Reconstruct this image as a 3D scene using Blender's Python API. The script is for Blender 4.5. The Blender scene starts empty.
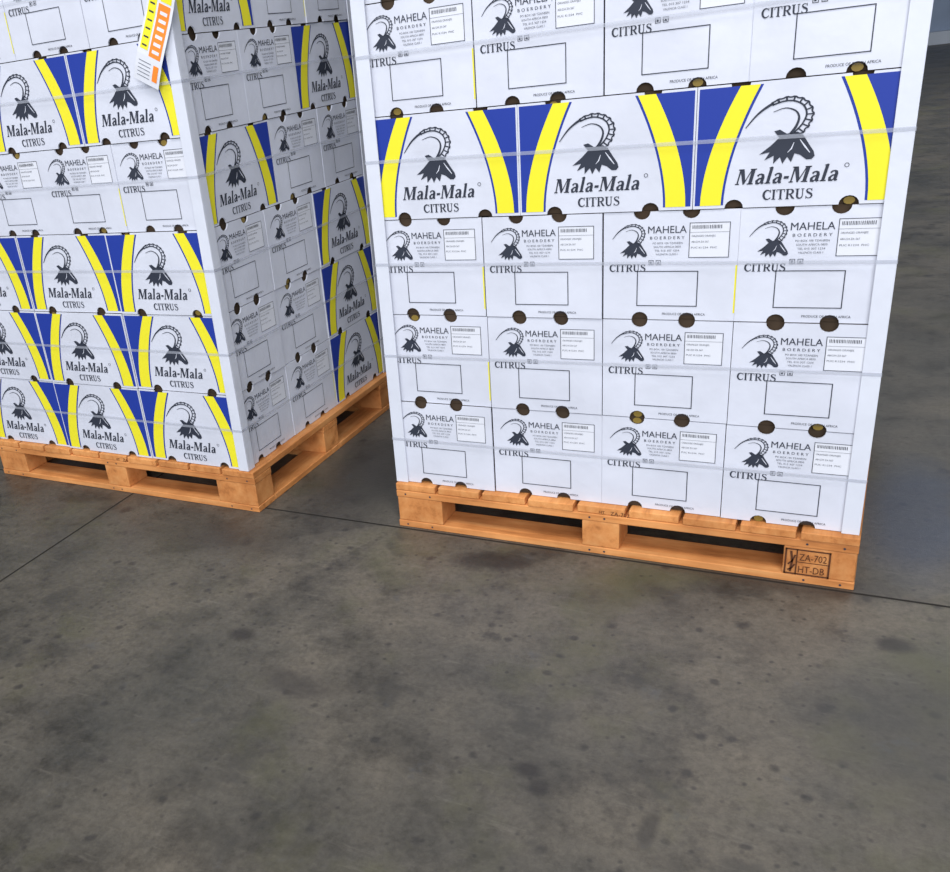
import bpy, math, random
import numpy as np
from mathutils import Vector, Matrix
random.seed(7)
scene=bpy.context.scene
scene.view_settings.view_transform='Standard'
scene.view_settings.look='None'
scene.view_settings.exposure=0.0
COL=scene.collection

# ------------------------------------------------------------------ layout
H=0.255      # carton height
Z0=0.144     # pallet height
FPX,AZ,AX,AR,CX,CY,CZ=936.4,0.5778,1.1286,-0.1379,1.1915,-2.284,1.330
PPX,PPY=319.65,499.9
LX,LY,LYAW=-0.520,-0.0569,-0.0087

# ------------------------------------------------------------------ materials
def new_mat(name,base,rough=0.6,spec=0.3):
    m=bpy.data.materials.new(name);m.use_nodes=True
    b=m.node_tree.nodes['Principled BSDF']
    b.inputs['Base Color'].default_value=(*base,1)
    b.inputs['Roughness'].default_value=rough
    b.inputs['Specular IOR Level'].default_value=spec
    return m,m.node_tree,b
def add(nt,t,**kw):
    n=nt.nodes.new(t)
    for k,v in kw.items(): setattr(n,k,v)
    return n
def noise(nt,vec,scale,detail=4,rough=.55):
    n=add(nt,'ShaderNodeTexNoise');n.inputs['Scale'].default_value=scale
    n.inputs['Detail'].default_value=detail;n.inputs['Roughness'].default_value=rough
    nt.links.new(vec,n.inputs['Vector']);return n
def ramp(nt,fac,stops):
    r=add(nt,'ShaderNodeValToRGB');e=r.color_ramp.elements
    while len(e)<len(stops): e.new(.5)
    for el,(p,c) in zip(e,stops):
        el.position=p;el.color=(*c,1) if len(c)==3 else c
    nt.links.new(fac,r.inputs['Fac']);return r
def mixc(nt,mode,fac,a,b):
    m=add(nt,'ShaderNodeMix',data_type='RGBA',blend_type=mode)
    if isinstance(fac,(int,float)): m.inputs[0].default_value=fac
    else: nt.links.new(fac,m.inputs[0])
    for s,i in ((a,6),(b,7)):
        if isinstance(s,tuple): m.inputs[i].default_value=(*s,1)
        else: nt.links.new(s,m.inputs[i])
    return m.outputs[2]

def cardboard(name,base,var=.06,rough=.42):
    m,nt,b=new_mat(name,base,rough,.4)
    tc=add(nt,'ShaderNodeTexCoord')
    n=noise(nt,tc.outputs['Object'],5,5)
    r=ramp(nt,n.outputs['Fac'],[(.3,tuple(c*(1-var) for c in base)),(.7,tuple(min(1,c*(1+var*.4)) for c in base))])
    nt.links.new(r.outputs['Color'],b.inputs['Base Color'])
    bp=add(nt,'ShaderNodeBump');bp.inputs['Strength'].default_value=.35;bp.inputs['Distance'].default_value=.007
    n2=noise(nt,tc.outputs['Object'],12,3);nt.links.new(n2.outputs['Fac'],bp.inputs['Height'])
    nt.links.new(bp.outputs['Normal'],b.inputs['Normal'])
    return m
M_white=cardboard('carton_white',(.645,.67,.765),.10)
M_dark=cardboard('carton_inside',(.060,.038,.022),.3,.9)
M_board=cardboard('corner_board_white',(.66,.69,.78))
M_blue,_,_=new_mat('print_blue',(.016,.042,.31),.45)
M_yel,_,_=new_mat('print_yellow',(.82,.75,.03),.45)
M_blk,_,_=new_mat('print_black',(.030,.036,.055),.5)
M_wht,_,_=new_mat('print_knockout',(.645,.67,.765),.5)
M_grey,_,_=new_mat('print_fine_grey',(.12,.13,.16),.5)
M_paper,_,_=new_mat('label_paper',(.70,.72,.79),.5)
M_orange,_,_=new_mat('tag_orange',(.90,.25,.03),.5)
M_fruit,_,_=new_mat('fruit_peel',(.22,.15,.03),.5)
M_strap,nt,b=new_mat('strap_plastic',(.50,.53,.62),.22,.8)
b.inputs['Alpha'].default_value=.42

def wood_mat(name,axis):
    m,nt,b=new_mat(name,(.6,.3,.1),.65,.25)
    tc=add(nt,'ShaderNodeTexCoord');mp=add(nt,'ShaderNodeMapping')
    mp.inputs['Scale'].default_value=(2,24,24) if axis==0 else ((24,2,24) if axis==1 else (14,14,14))
    nt.links.new(tc.outputs['Object'],mp.inputs['Vector'])
    n=noise(nt,mp.outputs['Vector'],1.6,6,.65)
    r=ramp(nt,n.outputs['Fac'],[(.22,(.34,.12,.035)),(.45,(.69,.285,.090)),(.75,(.82,.41,.155))])
    n2=noise(nt,tc.outputs['Object'],4.5,4)
    r2=ramp(nt,n2.outputs['Fac'],[(.35,(.66,.60,.56)),(.62,(1,1,1))])
    c=mixc(nt,'MULTIPLY',1.0,r.outputs['Color'],r2.outputs['Color'])
    nt.links.new(c,b.inputs['Base Color'])
    bp=add(nt,'ShaderNodeBump');bp.inputs['Strength'].default_value=.25;bp.inputs['Distance'].default_value=.003
    nt.links.new(n.outputs['Fac'],bp.inputs['Height']);nt.links.new(bp.outputs['Normal'],b.inputs['Normal'])
    return m
M_wx,M_wy,M_wb=wood_mat('pine_grain_x',0),wood_mat('pine_grain_y',1),wood_mat('pine_block',2)

def concrete():
    m,nt,b=new_mat('stained_shaded_concrete',(.1,.09,.08),.5,.4)
    tc=add(nt,'ShaderNodeTexCoord');v=tc.outputs['Object']
    big=noise(nt,v,1.3,7,.62);mid=noise(nt,v,5.0,9,.72);fine=noise(nt,v,70,5,.75);grit=noise(nt,v,26,8,.8)
    base=ramp(nt,big.outputs['Fac'],[(.34,(.080,.077,.069)),(.5,(.124,.112,.094)),(.64,(.172,.149,.119))])
    m1=ramp(nt,mid.outputs['Fac'],[(.34,(.44,.44,.45)),(.51,(.90,.90,.90)),(.72,(1.0,1.0,1.0))])
    c=mixc(nt,'MULTIPLY',.9,base.outputs['Color'],m1.outputs['Color'])
    f1=ramp(nt,fine.outputs['Fac'],[(.3,(.55,.55,.55)),(.7,(1,1,1))])
    c=mixc(nt,'MULTIPLY',.8,c,f1.outputs['Color'])
    g1=ramp(nt,grit.outputs['Fac'],[(.36,(.62,.62,.62)),(.52,(1,1,1))])
    c=mixc(nt,'MULTIPLY',.8,c,g1.outputs['Color'])
    ol=noise(nt,v,2.0,6,.65);om=ramp(nt,ol.outputs['Fac'],[(.53,(0,0,0)),(.69,(.6,.6,.6))])
    c=mixc(nt,'MIX',om.outputs['Color'],c,(.095,.093,.048))
    bl=noise(nt,v,3.4,7,.62);bm=ramp(nt,bl.outputs['Fac'],[(.59,(0,0,0)),(.645,(.5,.5,.5)),(.8,(.75,.75,.75))])
    c=mixc(nt,'MIX',bm.outputs['Color'],c,(.043,.041,.038))
    ns=noise(nt,v,14,5,.7)
    for scl,dist,r0,r1,g0,amp in ((5.5,.07,.08,.17,.55,.8),(15,.03,.10,.22,.58,.7),(38,.01,.10,.26,.66,.65)):
        vo=add(nt,'ShaderNodeTexVoronoi');vo.inputs['Scale'].default_value=scl
        wv=add(nt,'ShaderNodeVectorMath',operation='ADD')
        sc=add(nt,'ShaderNodeVectorMath',operation='SCALE');sc.inputs['Scale'].default_value=dist
        nt.links.new(ns.outputs['Color'],sc.inputs[0]);nt.links.new(v,wv.inputs[0]);nt.links.new(sc.outputs[0],wv.inputs[1])
        nt.links.new(wv.outputs[0],vo.inputs['Vector'])
        sp=ramp(nt,vo.outputs['Distance'],[(r0,(1,1,1)),(r1,(0,0,0))])
        sx=add(nt,'ShaderNodeSeparateColor');nt.links.new(vo.outputs['Color'],sx.inputs[0])
        gate=ramp(nt,sx.outputs[0],[(g0,(0,0,0)),(g0+.1,(amp,)*3)])
        spm=mixc(nt,'MULTIPLY',1.0,sp.outputs['Color'],gate.outputs['Color'])
        c=mixc(nt,'MIX',spm,c,(.027,.025,.025))
    mp=add(nt,'ShaderNodeMapping');mp.inputs['Scale'].default_value=(3,22,1);mp.inputs['Rotation'].default_value=(0,0,.9)
    nt.links.new(v,mp.inputs['Vector']);scf=noise(nt,mp.outputs[0],1.3,6,.75)
    sr=ramp(nt,scf.outputs['Fac'],[(.58,(0,0,0)),(.80,(.45,.45,.45))])
    c=mixc(nt,'MIX',sr.outputs['Color'],c,(.22,.20,.17))
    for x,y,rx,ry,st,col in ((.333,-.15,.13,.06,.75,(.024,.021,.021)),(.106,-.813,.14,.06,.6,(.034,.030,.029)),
            (-.25,.35,.26,.55,.85,(.022,.020,.020)),(.69,-.90,.033,.030,.8,(.024,.021,.021)),(.72,-.94,.025,.025,.7,(.024,.021,.021)),  # first here: shadow and wet look between the stacks, painted into the floor colour
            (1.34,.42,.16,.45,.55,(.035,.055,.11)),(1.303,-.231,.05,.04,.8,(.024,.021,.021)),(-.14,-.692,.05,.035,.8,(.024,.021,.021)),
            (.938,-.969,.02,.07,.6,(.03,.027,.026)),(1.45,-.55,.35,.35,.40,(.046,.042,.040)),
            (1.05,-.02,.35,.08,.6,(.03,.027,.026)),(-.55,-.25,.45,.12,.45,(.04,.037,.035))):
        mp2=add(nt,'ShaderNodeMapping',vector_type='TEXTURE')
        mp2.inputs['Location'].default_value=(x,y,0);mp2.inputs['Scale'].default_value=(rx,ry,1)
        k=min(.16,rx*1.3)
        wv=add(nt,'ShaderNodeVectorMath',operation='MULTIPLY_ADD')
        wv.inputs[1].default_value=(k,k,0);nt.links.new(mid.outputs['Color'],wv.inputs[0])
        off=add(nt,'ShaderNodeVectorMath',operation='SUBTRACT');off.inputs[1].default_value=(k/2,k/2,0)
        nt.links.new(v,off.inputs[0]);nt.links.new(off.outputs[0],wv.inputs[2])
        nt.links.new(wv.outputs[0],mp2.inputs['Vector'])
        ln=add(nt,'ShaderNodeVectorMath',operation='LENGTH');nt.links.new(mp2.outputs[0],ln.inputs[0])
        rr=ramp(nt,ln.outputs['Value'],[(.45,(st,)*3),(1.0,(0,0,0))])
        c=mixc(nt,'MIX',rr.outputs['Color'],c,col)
    bn=noise(nt,v,6.5,6,.7);bm2=ramp(nt,bn.outputs['Fac'],[(.62,(0,0,0)),(.72,(.3,.3,.3))])
    c=mixc(nt,'MIX',bm2.outputs['Color'],c,(.058,.073,.10))
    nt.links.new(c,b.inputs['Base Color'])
    rr=ramp(nt,mid.outputs['Fac'],[(.3,(.32,)*3),(.7,(.56,)*3)])
    nt.links.new(rr.outputs['Color'],b.inputs['Roughness'])
    bp=add(nt,'ShaderNodeBump');bp.inputs['Strength'].default_value=.4;bp.inputs['Distance'].default_value=.003
    nt.links.new(fine.outputs['Fac'],bp.inputs['Height']);nt.links.new(bp.outputs['Normal'],b.inputs['Normal'])
    return m
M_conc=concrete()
M_joint,_,_=new_mat('floor_joint_dark',(.02,.018,.016),.8)

# ------------------------------------------------------------------ mesh helpers
class MB:
    def __init__(s): s.v=[];s.f=[];s.m=[];s.mats=[]
    def mi(s,mat):
        if mat not in s.mats: s.mats.append(mat)
        return s.mats.index(mat)
    def poly(s,pts,mat):
        n=len(s.v);s.v+= [tuple(p) for p in pts];s.f.append(tuple(range(n,n+len(pts))));s.m.append(s.mi(mat))
    def raw(s,vs,fs,mat):
        n=len(s.v);s.v+=[tuple(p) for p in vs];k=s.mi(mat)
        for f in fs: s.f.append(tuple(i+n for i in f));s.m.append(k)
    def box(s,lo,hi,mat):
        x0,y0,z0=lo;x1,y1,z1=hi
        vs=[(x0,y0,z0),(x1,y0,z0),(x1,y1,z0),(x0,y1,z0),(x0,y0,z1),(x1,y0,z1),(x1,y1,z1),(x0,y1,z1)]
        s.raw(vs,[(0,3,2,1),(4,5,6,7),(0,1,5,4),(1,2,6,5),(2,3,7,6),(3,0,4,7)],mat)
    def obj(s,name,parent=None,bevel=0):
        me=bpy.data.meshes.new(name);me.from_pydata(s.v,[],s.f)
        for m in s.mats: me.materials.append(m)
        me.polygons.foreach_set('material_index',s.m);me.update()
        o=bpy.data.objects.new(name,me);COL.objects.link(o)
        if parent: o.parent=parent
        if bevel:
            md=o.modifiers.new('bevel','BEVEL');md.width=bevel;md.segments=2;md.limit_method='ANGLE'
        return o

# ------------------------------------------------------------------ 2-D art  (units: mm, x right, y up)
def strip(pts,ws):
    pts=[Vector(p) for p in pts];n=len(pts)
    if isinstance(ws,(int,float)): ws=[ws]*n
    L=[];R=[]
    for i in range(n):
        t=(pts[min(i+1,n-1)]-pts[max(i-1,0)]).normalized();nn=Vector((-t.y,t.x))*ws[i]/2
        L.append(pts[i]+nn);R.append(pts[i]-nn)
    return [[tuple(R[i]),tuple(R[i+1]),tuple(L[i+1]),tuple(L[i])] for i in range(n-1)]
def arc(cx,cy,rx,ry,a0,a1,n=10):
    return [(cx+rx*math.cos(math.radians(a0+(a1-a0)*i/n)),cy+ry*math.sin(math.radians(a0+(a1-a0)*i/n))) for i in range(n+1)]
def rect(x0,y0,x1,y1): return [(x0,y0),(x1,y0),(x1,y1),(x0,y1)]
def g_serif(ch,bold):
    T=.20 if bold else .18;t=.08;s=.07;e=.09
    q=[]
    def stem(x,y0,y1,w=T,top=True,bot=True):
        q.append(rect(x,y0,x+w,y1))
        if bot:q.append(rect(x-e,y0,x+w+e,y0+s))
        if top:q.append(rect(x-e,y1-s,x+w+e,y1))
    if ch=='I': stem(.1,0,1);return q,.38
    if ch=='T':
        stem(.31,0,1,top=False);q.append(rect(.02,.92,.78,1));q.append(rect(.02,.72,.08,1));q.append(rect(.72,.72,.78,1));return q,.80
    if ch=='C':
        p=arc(.42,.5,.34,.45,48,312,14);w=[.07+.14*max(0,math.sin(math.pi*i/14))**1.2 for i in range(15)]
        q+=strip(p,w);q.append(rect(.66,.70,.72,1));q.append(rect(.66,.08,.71,.28));return q,.78
    if ch=='R':
        stem(.1,0,1);p=[(.2,.96)]+arc(.45,.74,.22,.22,90,-90,8)+[(.2,.5)]
        w=[t]+[.08+.12*math.sin(math.pi*i/8) for i in range(9)]+[t];q+=strip(p,w)
        q+=strip([(.42,.5),(.66,.12),(.82,.03)],[.15,.18,.08]);return q,.84
    if ch=='U':
        q.append(rect(.1,.3,.1+T,1));q.append(rect(.0,.93,.38,1));q.append(rect(.62,.3,.70,1));q.append(rect(.53,.93,.80,1))
        p=[(.18,.32)]+arc(.42,.3,.235,.25,180,360,8);q+=strip(p,[T]+[T-(T-t)*i/8 for i in range(9)]);return q,.84
    if ch=='S':
        p=[(.60,.78),(.52,.92),(.36,.96),(.2,.9),(.15,.76),(.24,.63),(.42,.53),(.58,.42),(.62,.26),(.53,.1),(.35,.04),(.2,.09),(.1,.24)]
        w=[.05,.07,.08,.11,.15,.18,.19,.18,.15,.11,.08,.07,.05];q+=strip(p,w);q.append(rect(.57,.72,.62,1));q.append(rect(.08,0,.13,.28));return q,.70
    if ch=='M':
        stem(.08,0,1,w=.10);stem(.88,0,1,w=.24)
        q.append([(.08,1),(.36,1),(.64,.22),(.52,.0)]);q.append([(.52,0),(.60,.0),(.95,1),(.88,1)])
        return q,1.24
    if ch=='a':
        q+=strip([(.12,.50),(.2,.60),(.34,.63),(.46,.56),(.5,.42),(.5,.14),(.56,.04),(.66,.05)],[.14,.11,.09,.17,.22,.22,.16,.06])
        q+=strip([(.48,.38),(.26,.33),(.14,.2),(.18,.06),(.32,.03),(.48,.14)],[.07,.12,.19,.19,.11,.06]);return q,.68
    if ch=='l':
        stem(.1,0,1.05,w=.21,top=False);q.append([(.0,1.0),(.1,.97),(.29,1.05),(.2,1.08)]);return q,.42
    if ch=='-':
        return [rect(.04,.26,.36,.43)],.42
    return q,.4
def serif_text(txt,x0,y0,x1,h,bold=False,slant=0.0):
    out=[];x=0
    for ch in txt:
        q,a=g_serif(ch,bold)
        for p in q: out.append([(px+x,py) for px,py in p])
        x+=a+.03
    s=(x1-x0-slant*h)/x
    return [[(x0+px*s+slant*py*h,y0+py*h) for px,py in p] for p in out]
_fc={}
def sans(txt,x0,y0,x1,h):
    if txt not in _fc:
        cu=bpy.data.curves.new('t','FONT');cu.body=txt;cu.resolution_u=2
        o=bpy.data.objects.new('t',cu);COL.objects.link(o)
        dg=bpy.context.evaluated_depsgraph_get();me=bpy.data.meshes.new_from_object(o.evaluated_get(dg))
        vs=[(v.co.x,v.co.y) for v in me.vertices];fs=[tuple(p.vertices) for p in me.polygons]
        bpy.data.objects.remove(o);bpy.data.curves.remove(cu);bpy.data.meshes.remove(me)
        _fc[txt]=(vs,fs)
    vs,fs=_fc[txt]
    mx=min(v[0] for v in vs);Mx=max(v[0] for v in vs)
    sx=(x1-x0)/(Mx-mx);sy=h/.73
    P=[(x0+(vx-mx)*sx,y0+vy*sy) for vx,vy in vs]
    return [[P[i] for i in f] for f in fs]

def antelope(x0,y0,w,h):
    """head of a sable antelope facing right, two ringed horns sweeping back to the left"""
    q=[];wq=[]
    def spline(pts,ws,n):
        P=[Vector(p) for p in pts];out=[];W=[]
        for i in range(n+1):
            t=i/n*(len(P)-1);k=min(int(t),len(P)-2);u=t-k
            p0=P[max(k-1,0)];p1=P[k];p2=P[k+1];p3=P[min(k+2,len(P)-1)]
            p=.5*((2*p1)+(p2-p0)*u+(2*p0-5*p1+4*p2-p3)*u*u+(3*p1-p0-3*p2+p3)*u**3)
            out.append(p);W.append(ws[k]*(1-u)+ws[k+1]*u)
        return out,W
    def horn(pts,ws,n):
        """outlined horn: solid inner edge, knobbly outer edge, fine cross rings"""
        n2=n*4;out,W=spline(pts,ws,n2);res=[];A=[];B=[]
        cut=int(n2*.72)
        for i in range(n2+1):
            t=(out[min(i+1,n2)]-out[max(i-1,0)]).normalized();nr=Vector((-t.y,t.x))*W[i]/2
            A.append(out[i]+nr);B.append(out[i]-nr*(1.35 if i%4<2 and i<cut else .9))
        res+=strip(A[:cut+2],.026)+strip(B[:cut+2],.024)
        for i in range(0,cut,4): res.append([tuple(B[i]),tuple(B[i+1]),tuple(A[i+1]),tuple(A[i])])
        res+=strip(out[cut:],[max(.014,x*1.1) for x in W[cut:]])
        return res
    q+=horn([(.72,.43),(.83,.57),(.88,.75),(.80,.92),(.61,1.0),(.38,.95),(.17,.80),(.0,.58)],[.085,.088,.082,.070,.056,.042,.028,.010],15)
    q+=strip([tuple(p) for p in spline([(.64,.44),(.71,.56),(.74,.70),(.68,.81),(.54,.86),(.38,.81)],[0]*6,20)[0]],[.045-.036*i/20 for i in range(21)])
    # skull, muzzle, jaw, beard, neck and standing mane: one silhouette
    q.append([(.60,.45),(.74,.47),(.82,.41),(.90,.27),(.98,.14),(1.0,.06),(.96,.01),(.89,.01),(.80,.09),(.72,.12),
              (.68,-.02),(.62,.07),(.56,-.04),(.52,.07),(.43,-.03),(.43,.10),(.30,.03),(.37,.16),(.22,.13),(.38,.27),(.48,.38)])
    q.append([(.60,.44),(.49,.52),(.41,.50),(.50,.38)])
    wq+=strip([(.78,.34),(.86,.22),(.93,.12)],[.010,.024,.010])
    wq+=strip([(.70,.30),(.67,.20),(.62,.14)],[.008,.018,.006])
    f=lambda pl:[(x0+p[0]*w,y0+p[1]*h) for p in pl]
    return [(M_blk,3,f(p)) for p in q]+[(M_wht,4,f(p)) for p in wq]

def side_curtain(W,Hh,mir):
    N=12;res=[];top=Hh-6;bot=8
    def cv(xt,xb):
        return [(xt+(xb-xt)*(1-(1-i/N)**1.8),top+(bot-top)*i/N) for i in range(N+1)]
    a=cv(W-130,W-64);y0=cv(W-124,W-59);y1=cv(W-86,W-16)
    f=(lambda p:(W-p[0],p[1])) if mir else (lambda p:p)
    for i in range(N):
        ya=a[i][1];yb=a[i+1][1]
        res.append((M_blue,1,[f(p) for p in [a[i+1],(W-5,yb),(W-5,ya),a[i]]]))
        res.append((M_yel,2,[f(p) for p in [y0[i+1],y1[i+1],y1[i],y0[i]]]))
    return res
def art_side():
    W,Hh=400,255;A=[]
    A+=side_curtain(W,Hh,False);A+=side_curtain(W,Hh,True)
    A+=antelope(100,94,136,122)
    A+=[(M_blk,3,p) for p in serif_text('Mala-Mala',86,50,290,32,True,.22)]
    A+=[(M_blk,3,p) for p in serif_text('CITRUS',143,16,240,21)]
    A+=[(M_blk,3,p) for p in strip(arc(297,80,4,4,0,360,12),1.2)]
    return A
def art_end():
    A=[];B=lambda ps,m=M_blk:A.extend((m,3,p) for p in ps)
    A+=antelope(22,150,80,74);B(serif_text('CITRUS',16,116,100,18))
    B(sans('MAHELA',103,205,188,17));B(sans('B O E R D E R Y',108,191,184,7))
    for i,t in enumerate(('PO BOX 100 TZANEEN','SOUTH AFRICA 0850','TEL 015 307 1234','VALENCIA CLASS 1')):
        B(sans(t,114+i*2.5,180-i*8.5,180-i*3.5,4.6),M_grey)
    for x in (106,122):
        for r in (rect(x,132,x+11,133.2),rect(x,142,x+11,143.2),rect(x,132,x+1.2,143),rect(x+9.8,132,x+11,143)):B([r])
    B([rect(109,135,113,140)]);B([[(124.5,135),(130.5,135),(127.5,140.5)]])
    A.append((M_paper,1,rect(194,148,280,227)))
    for r in (rect(194,148,280,149.4),rect(194,225.6,280,227),rect(194,148,195.4,227),rect(278.6,148,280,227)):B([r])
    rnd=random.Random(3);x=200
    while x<262:
        w=rnd.choice((1,1.6));B([rect(x,213,x+w,221)]);x+=w+rnd.choice((1.6,2.2))
    B([rect(195,205,279,205.7)],M_grey)
    for i,(t,a,b) in enumerate((('ORANGES ORANJES',199,250),('AB1234 ZA 567',199,236),('PUC K1234  PHC',199,254))):
        B(sans(t,a,195-i*13,b,4.4),M_grey)
    for r in (rect(80,34,217,36),rect(80,116,217,118),rect(80,34,82,118),rect(215,34,217,118)):B([r])
    B(sans('PRODUCE OF SOUTH AFRICA',140,13,236,5.8))
    return A
def notch_panel(W,Hh,cs,r=19,g=1.2):
    k=8;pts=[(g,g)];ry=r*.95
    for c in cs:
        pts+=[(c-r*math.cos(math.pi*i/k),g+ry*math.sin(math.pi*i/k)) for i in range(k+1)]
    pts+=[(W-g,g),(W-g,Hh-g)]
    for c in reversed(cs):
        pts+=[(c+r*math.cos(math.pi*i/k),Hh-g-ry*math.sin(math.pi*i/k)) for i in range(k+1)]
    pts+=[(g,Hh-g)]
    return pts
ART={400:art_side(),300:art_end()}
HOLES={400:(86,308),300:(88,196)}

def build_stack(name,layers,loc,yaw,tag=False,sliver=.3):
    root=bpy.data.objects.new(name,None);COL.objects.link(root)
    root.empty_display_size=.3;root.location=loc;root.rotation_euler=(0,0,yaw)
    C=MB();Pn=MB();rnd=random.Random(len(layers)*7+int(tag))
    hz=H
    def face(W,o,u,n):
        o=Vector(o);u=Vector(u);n=Vector(n);z=Vector((0,0,1))
        o=o+n*rnd.uniform(-.004,.002)+u*rnd.uniform(-.0015,.0015)
        tilt=rnd.uniform(-.005,.005);u=(u+n*tilt).normalized()
        hh=H*1000
        pl=notch_panel(W,hh,HOLES[W])
        f=[o+u*(x/1000)+z*(y/1000) for x,y in pl];bk=[p-n*.005 for p in f]
        m=len(f);C.raw(f+bk,[tuple(range(m))]+[(i,i+m,(i+1)%m+m,(i+1)%m) for i in range(m)],M_white)
        for c in HOLES[W]:
            if rnd.random()<.30:
                ctr=o+u*(c/1000)+z*(.008 if rnd.random()<.5 else H-.010)-n*.006
                C.poly([ctr+u*.011*math.cos(a*math.pi/5)+z*.008*math.sin(a*math.pi/5) for a in range(10)],M_fruit)
        for mat,lay,p in ART[W]:
            d=n*(.0004*lay)
            Pn.poly([o+u*(x/1000)+z*(y/1000*H/.255)+d for x,y in p],mat)
        if W==300 and rnd.random()<sliver:
            d=n*.0006
            Pn.poly([o+u*(x/1000)+z*(y/1000)+d for x,y in rect(295.5,20,298.8,130)],M_yel)
    for li,t in enumerate(layers):
        zb=li*hz
        if t=='A': rows=[(0,.3,400),(.3,.6,400),(.6,1.0,300)]
        else: rows=[(0,.4,300),(.4,.7,400),(.7,1.0,400)]
        for (y0,y1,w) in rows:
            for i in range(1200//w):
                x0=i*w/1000;x1=x0+w/1000
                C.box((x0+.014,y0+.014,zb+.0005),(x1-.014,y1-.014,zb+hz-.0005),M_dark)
                if li==len(layers)-1: C.box((x0+.0015,y0+.0015,zb+hz-.003),(x1-.0015,y1-.0015,zb+hz+.001),M_white)
                sd=300 if w==400 else 400
                if y0==0: face(w,(x0,0,zb),(1,0,0),(0,-1,0))
                if y1>=.999: face(w,(x1,1,zb),(-1,0,0),(0,1,0))
                if i==0: face(sd,(0,y1,zb),(0,-1,0),(-1,0,0))
                if x1>1.199: face(sd,(1.2,y0,zb),(0,1,0),(1,0,0))
    C.obj('cartons',root);Pn.obj('carton_printing',root)
    B=MB();top=len(layers)*hz+.01;g=.004;t=.004;Lg=.030
    for cx,sx in ((0,-1),(1.2,1)):
        for cy,sy in ((0,-1),(1.0,1)):
            def bx(xa,xb,ya,yb): B.box((min(xa,xb),min(ya,yb),.0),(max(xa,xb),max(ya,yb),top),M_board)
            bx(cx-sx*Lg,cx+sx*(g+t),cy+sy*g,cy+sy*(g+t))
            bx(cx+sx*g,cx+sx*(g+t),cy-sy*Lg,cy+sy*g)
    B.obj('corner_boards',root,.001)
    S=MB();e=.0092
    for li in range(len(layers)):
        z=li*hz+hz*.56+rnd.uniform(-.004,.004);w=.0042
        P=[(-e,-e),(1.2+e,-e),(1.2+e,1+e),(-e,1+e)]
        zs=[z+rnd.uniform(-.005,.005) for _ in range(4)]
        for i in range(4):
            a=P[i];b=P[(i+1)%4];za=zs[i];zc=zs[(i+1)%4]
            S.poly([(a[0],a[1],za-w),(b[0],b[1],zc-w),(b[0],b[1],zc+w),(a[0],a[1],za+w)],M_strap)
    S.obj('plastic_straps',root)
    if tag:
        T=MB()
        a=Vector((1.2-.105,-.016,4.58*H));b=Vector((1.2+.024,-.016,5.56*H));d=(b-a);L=d.length;d.normalize()
        r=Vector((d.z,0,-d.x));wd=.088
        def q(s0,s1,t0,t1,mat,lift=0):
            n=8
            for i in range(n):
                sa=s0+(s1-s0)*i/n;sb=s0+(s1-s0)*(i+1)/n
                def pt(s,t):return a+d*(s*L)+r*(t*wd)+Vector((0,-.004*math.sin(s*7)-lift-.004,0))
                T.poly([pt(sa,t0),pt(sa,t1),pt(sb,t1),pt(sb,t0)],mat)
        q(0,1,-.5,.5,M_paper);q(.26,.74,-.05,.40,M_orange,.0006);q(.30,.97,-.42,-.12,M_yel,.0006)
        q(.76,.97,.0,.40,M_yel,.0006)
        for i in range(5): q(.05+.035*i,.056+.035*i,-.38,.1,M_grey,.0006)
        q(.05,.2,.2,.4,M_orange,.0006)
        for i in range(6): q(.30+.07*i,.33+.07*i,.05,.32,M_paper,.0012)
        for i in range(8): q(.33+.075*i,.345+.075*i,-.36,-.18,M_blk,.0012)
        T.obj('shipping_tag',root)
    return root

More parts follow.
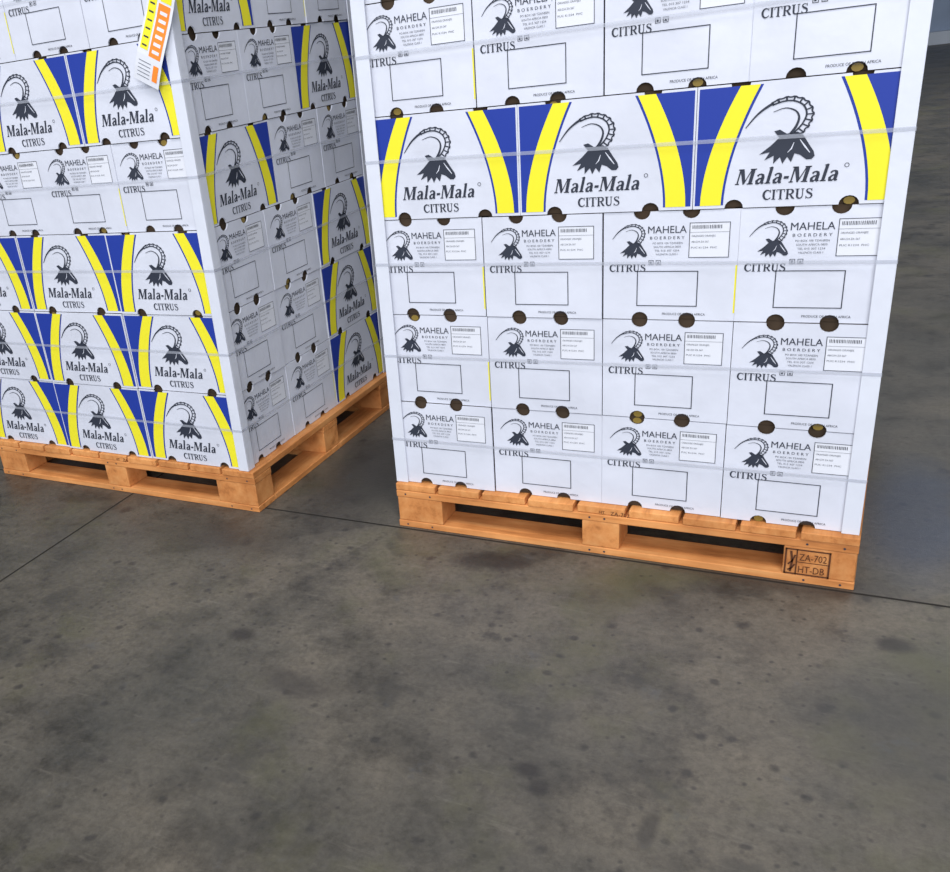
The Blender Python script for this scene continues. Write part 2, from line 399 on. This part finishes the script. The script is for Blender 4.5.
M_ink,_,_=new_mat('stamp_ink',(.09,.03,.012),.7)
def build_pallet(name,loc,yaw,stamp=None):
    o=bpy.data.objects.new(name,None);COL.objects.link(o);o.location=loc;o.rotation_euler=(0,0,yaw)
    W,D=1.218,1.0;rnd=random.Random(5 if stamp else 9)
    B=MB()
    for y0,y1 in ((0,.10),(.45,.55),(.90,1.0)): B.box((0,y0,0),(W,y1,.021),M_wx)
    for x0,x1 in ((0,.10),(W-.10,W)):
        for y0,y1 in ((.101,.449),(.551,.899)): B.box((x0,y0,0),(x1,y1,.021),M_wy)
    for x0,x1 in ((.002,.145),(W/2-.05,W/2+.05),(W-.16,W-.002)):
        for y0,y1 in ((.002,.10),(.45,.55),(.90,.998)): B.box((x0,y0,.0215),(x1,y1,.0995),M_wb)
    for y0,y1 in ((0,.10),(.45,.55),(.90,1.0)): B.box((0,y0,.10),(W,y1,.1215),M_wx)
    n=9;wd=.126;gap=(W-n*wd)/(n-1)
    for i in range(n):
        x=i*(wd+gap);B.box((x,rnd.uniform(-.003,.003),.122),(x+wd,D+rnd.uniform(-.003,.003),.1435),M_wy)
    B.obj('timber',o,.0025)
    N=MB()
    for bx in (.03,.11,.58,.62,W-.11,W-.03):
        for zz in (.01,.111):
            c=Vector((bx,-.0008,zz));N.poly([c+Vector((.003*math.cos(a),0,.003*math.sin(a))) for a in [k*math.pi/4 for k in range(8)]],M_blk)
    dx=-4 if stamp else 18
    def put(polys):
        for p in polys: N.poly([((x+dx)/1000,-.0010,y/1000) for x,y in p],M_ink)
    if stamp:
        put(sans('ZA-702',1098,64,1158,20));put(sans('HT-DB',1098,30,1155,20))
        for r in (rect(1066,23,1166,27),rect(1066,91,1166,95),rect(1066,23,1070,95),rect(1162,23,1166,95),rect(1091,23,1094,95),rect(1094,58,1163,60)):put([r])
        put(strip([(1080,30),(1083,60),(1079,88)],5));put(strip([(1074,50),(1083,60),(1089,78)],4));put(strip([(1074,34),(1083,40),(1089,52)],4))
    put(sans('ZA-702',640,124,690,12));put(sans('HT',610,126,625,9))
    N.obj('stamp_and_nails',o)
    return o

build_stack('citrus_carton_stack',list('BBBABBAB'),(0,0,Z0),0)
build_pallet('wooden_pallet',(-.006,-.022,0),0,'s')
c,s=math.cos(LYAW),math.sin(LYAW)
def Lp(x,y): return (LX+x*c-y*s,LY+x*s+y*c)
p=Lp(-1.2,0);build_stack('citrus_carton_stack',list('AAABABAA'),(p[0],p[1],Z0),LYAW,True)
p=Lp(-1.19,-.012);build_pallet('wooden_pallet',(p[0],p[1],0),LYAW)

# ------------------------------------------------------------------ building
def plane(name,pts,mat,parent=None):
    B=MB();B.poly(pts,mat);return B.obj(name,parent)
YB=21.0
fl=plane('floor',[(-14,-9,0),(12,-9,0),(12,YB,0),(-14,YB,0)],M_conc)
def wallmat(name,c,c2):
    m,nt,b=new_mat(name,c,.7);tc=add(nt,'ShaderNodeTexCoord');n=noise(nt,tc.outputs['Object'],1.2,5)
    r=ramp(nt,n.outputs['Fac'],[(.3,c2),(.7,c)]);nt.links.new(r.outputs['Color'],b.inputs['Base Color']);return m
M_wall=wallmat('painted_wall',(.36,.44,.58),(.28,.34,.46))
M_kerb=wallmat('kerb_paint',(.66,.70,.78),(.55,.6,.68))
M_ceil=wallmat('roof_sheeting',(.25,.26,.28),(.2,.2,.22))
jt=MB();jw=.0035
jt.poly([(-14,-.0345-jw,.0006),(12,-.0345-jw,.0006),(12,-.0345+jw,.0006),(-14,-.0345+jw,.0006)],M_joint)
jt.poly([(-1.04-jw,-9,.0007),(-1.04+jw,-9,.0007),(-1.04+jw,YB,.0007),(-1.04-jw,YB,.0007)],M_joint)
jt.obj('floor_joints',fl)
plane('wall_back',[(-14,YB,0),(12,YB,0),(12,YB,7),(-14,YB,7)],M_wall)
K=MB();K.box((-13.9,YB-.25,0),(11.9,YB-.01,.22),M_kerb);K.obj('trim_1')
plane('wall_left',[(-14,-9,0),(-14,YB,0),(-14,YB,7),(-14,-9,7)],M_wall)
plane('wall_right',[(12,-9,0),(12,YB,0),(12,YB,7),(12,-9,7)],M_wall)
plane('ceiling',[(-14,-9,7),(12,-9,7),(12,YB,7),(-14,YB,7)],M_ceil)

# ------------------------------------------------------------------ light
w=bpy.data.worlds.new('World');scene.world=w;w.use_nodes=True
bg=w.node_tree.nodes['Background'];bg.inputs[0].default_value=(.80,.88,1,1);bg.inputs[1].default_value=1.0
def area(name,loc,target,sx,sy,e,col):
    l=bpy.data.lights.new(name,'AREA');l.shape='RECTANGLE';l.size=sx;l.size_y=sy;l.energy=e;l.color=col
    o=bpy.data.objects.new(name,l);COL.objects.link(o);o.location=loc
    o.rotation_euler=(Vector(target)-Vector(loc)).to_track_quat('-Z','Y').to_euler();return o
area('loading_door_daylight',(3.5,-8.0,4.2),(0,0,.8),8,4.5,650,(.98,.985,1))
area('overhead_fill',(0,-3.0,6.9),(0,-3.0,0),6,2.2,420,(1,.98,.95))  # unseen overhead lamp, added to brighten the front floor
area('overhead_fill',(2,9,6.9),(2,9,0),10,3,560,(.95,.98,1))  # unseen fill lamp, added to lift the floor behind the stacks

# ------------------------------------------------------------------ camera
cam=bpy.data.cameras.new('camera');co=bpy.data.objects.new('camera',cam);COL.objects.link(co)
co.matrix_world=Matrix.Translation((CX,CY,CZ))@Matrix.Rotation(AZ,4,'Z')@Matrix.Rotation(AX,4,'X')@Matrix.Rotation(AR,4,'Z')
cam.sensor_fit='HORIZONTAL';cam.sensor_width=36;cam.lens=36*FPX/950
cam.shift_x=(475-PPX)/950;cam.shift_y=-(436-PPY)/950
cam.clip_start=.05
scene.camera=co
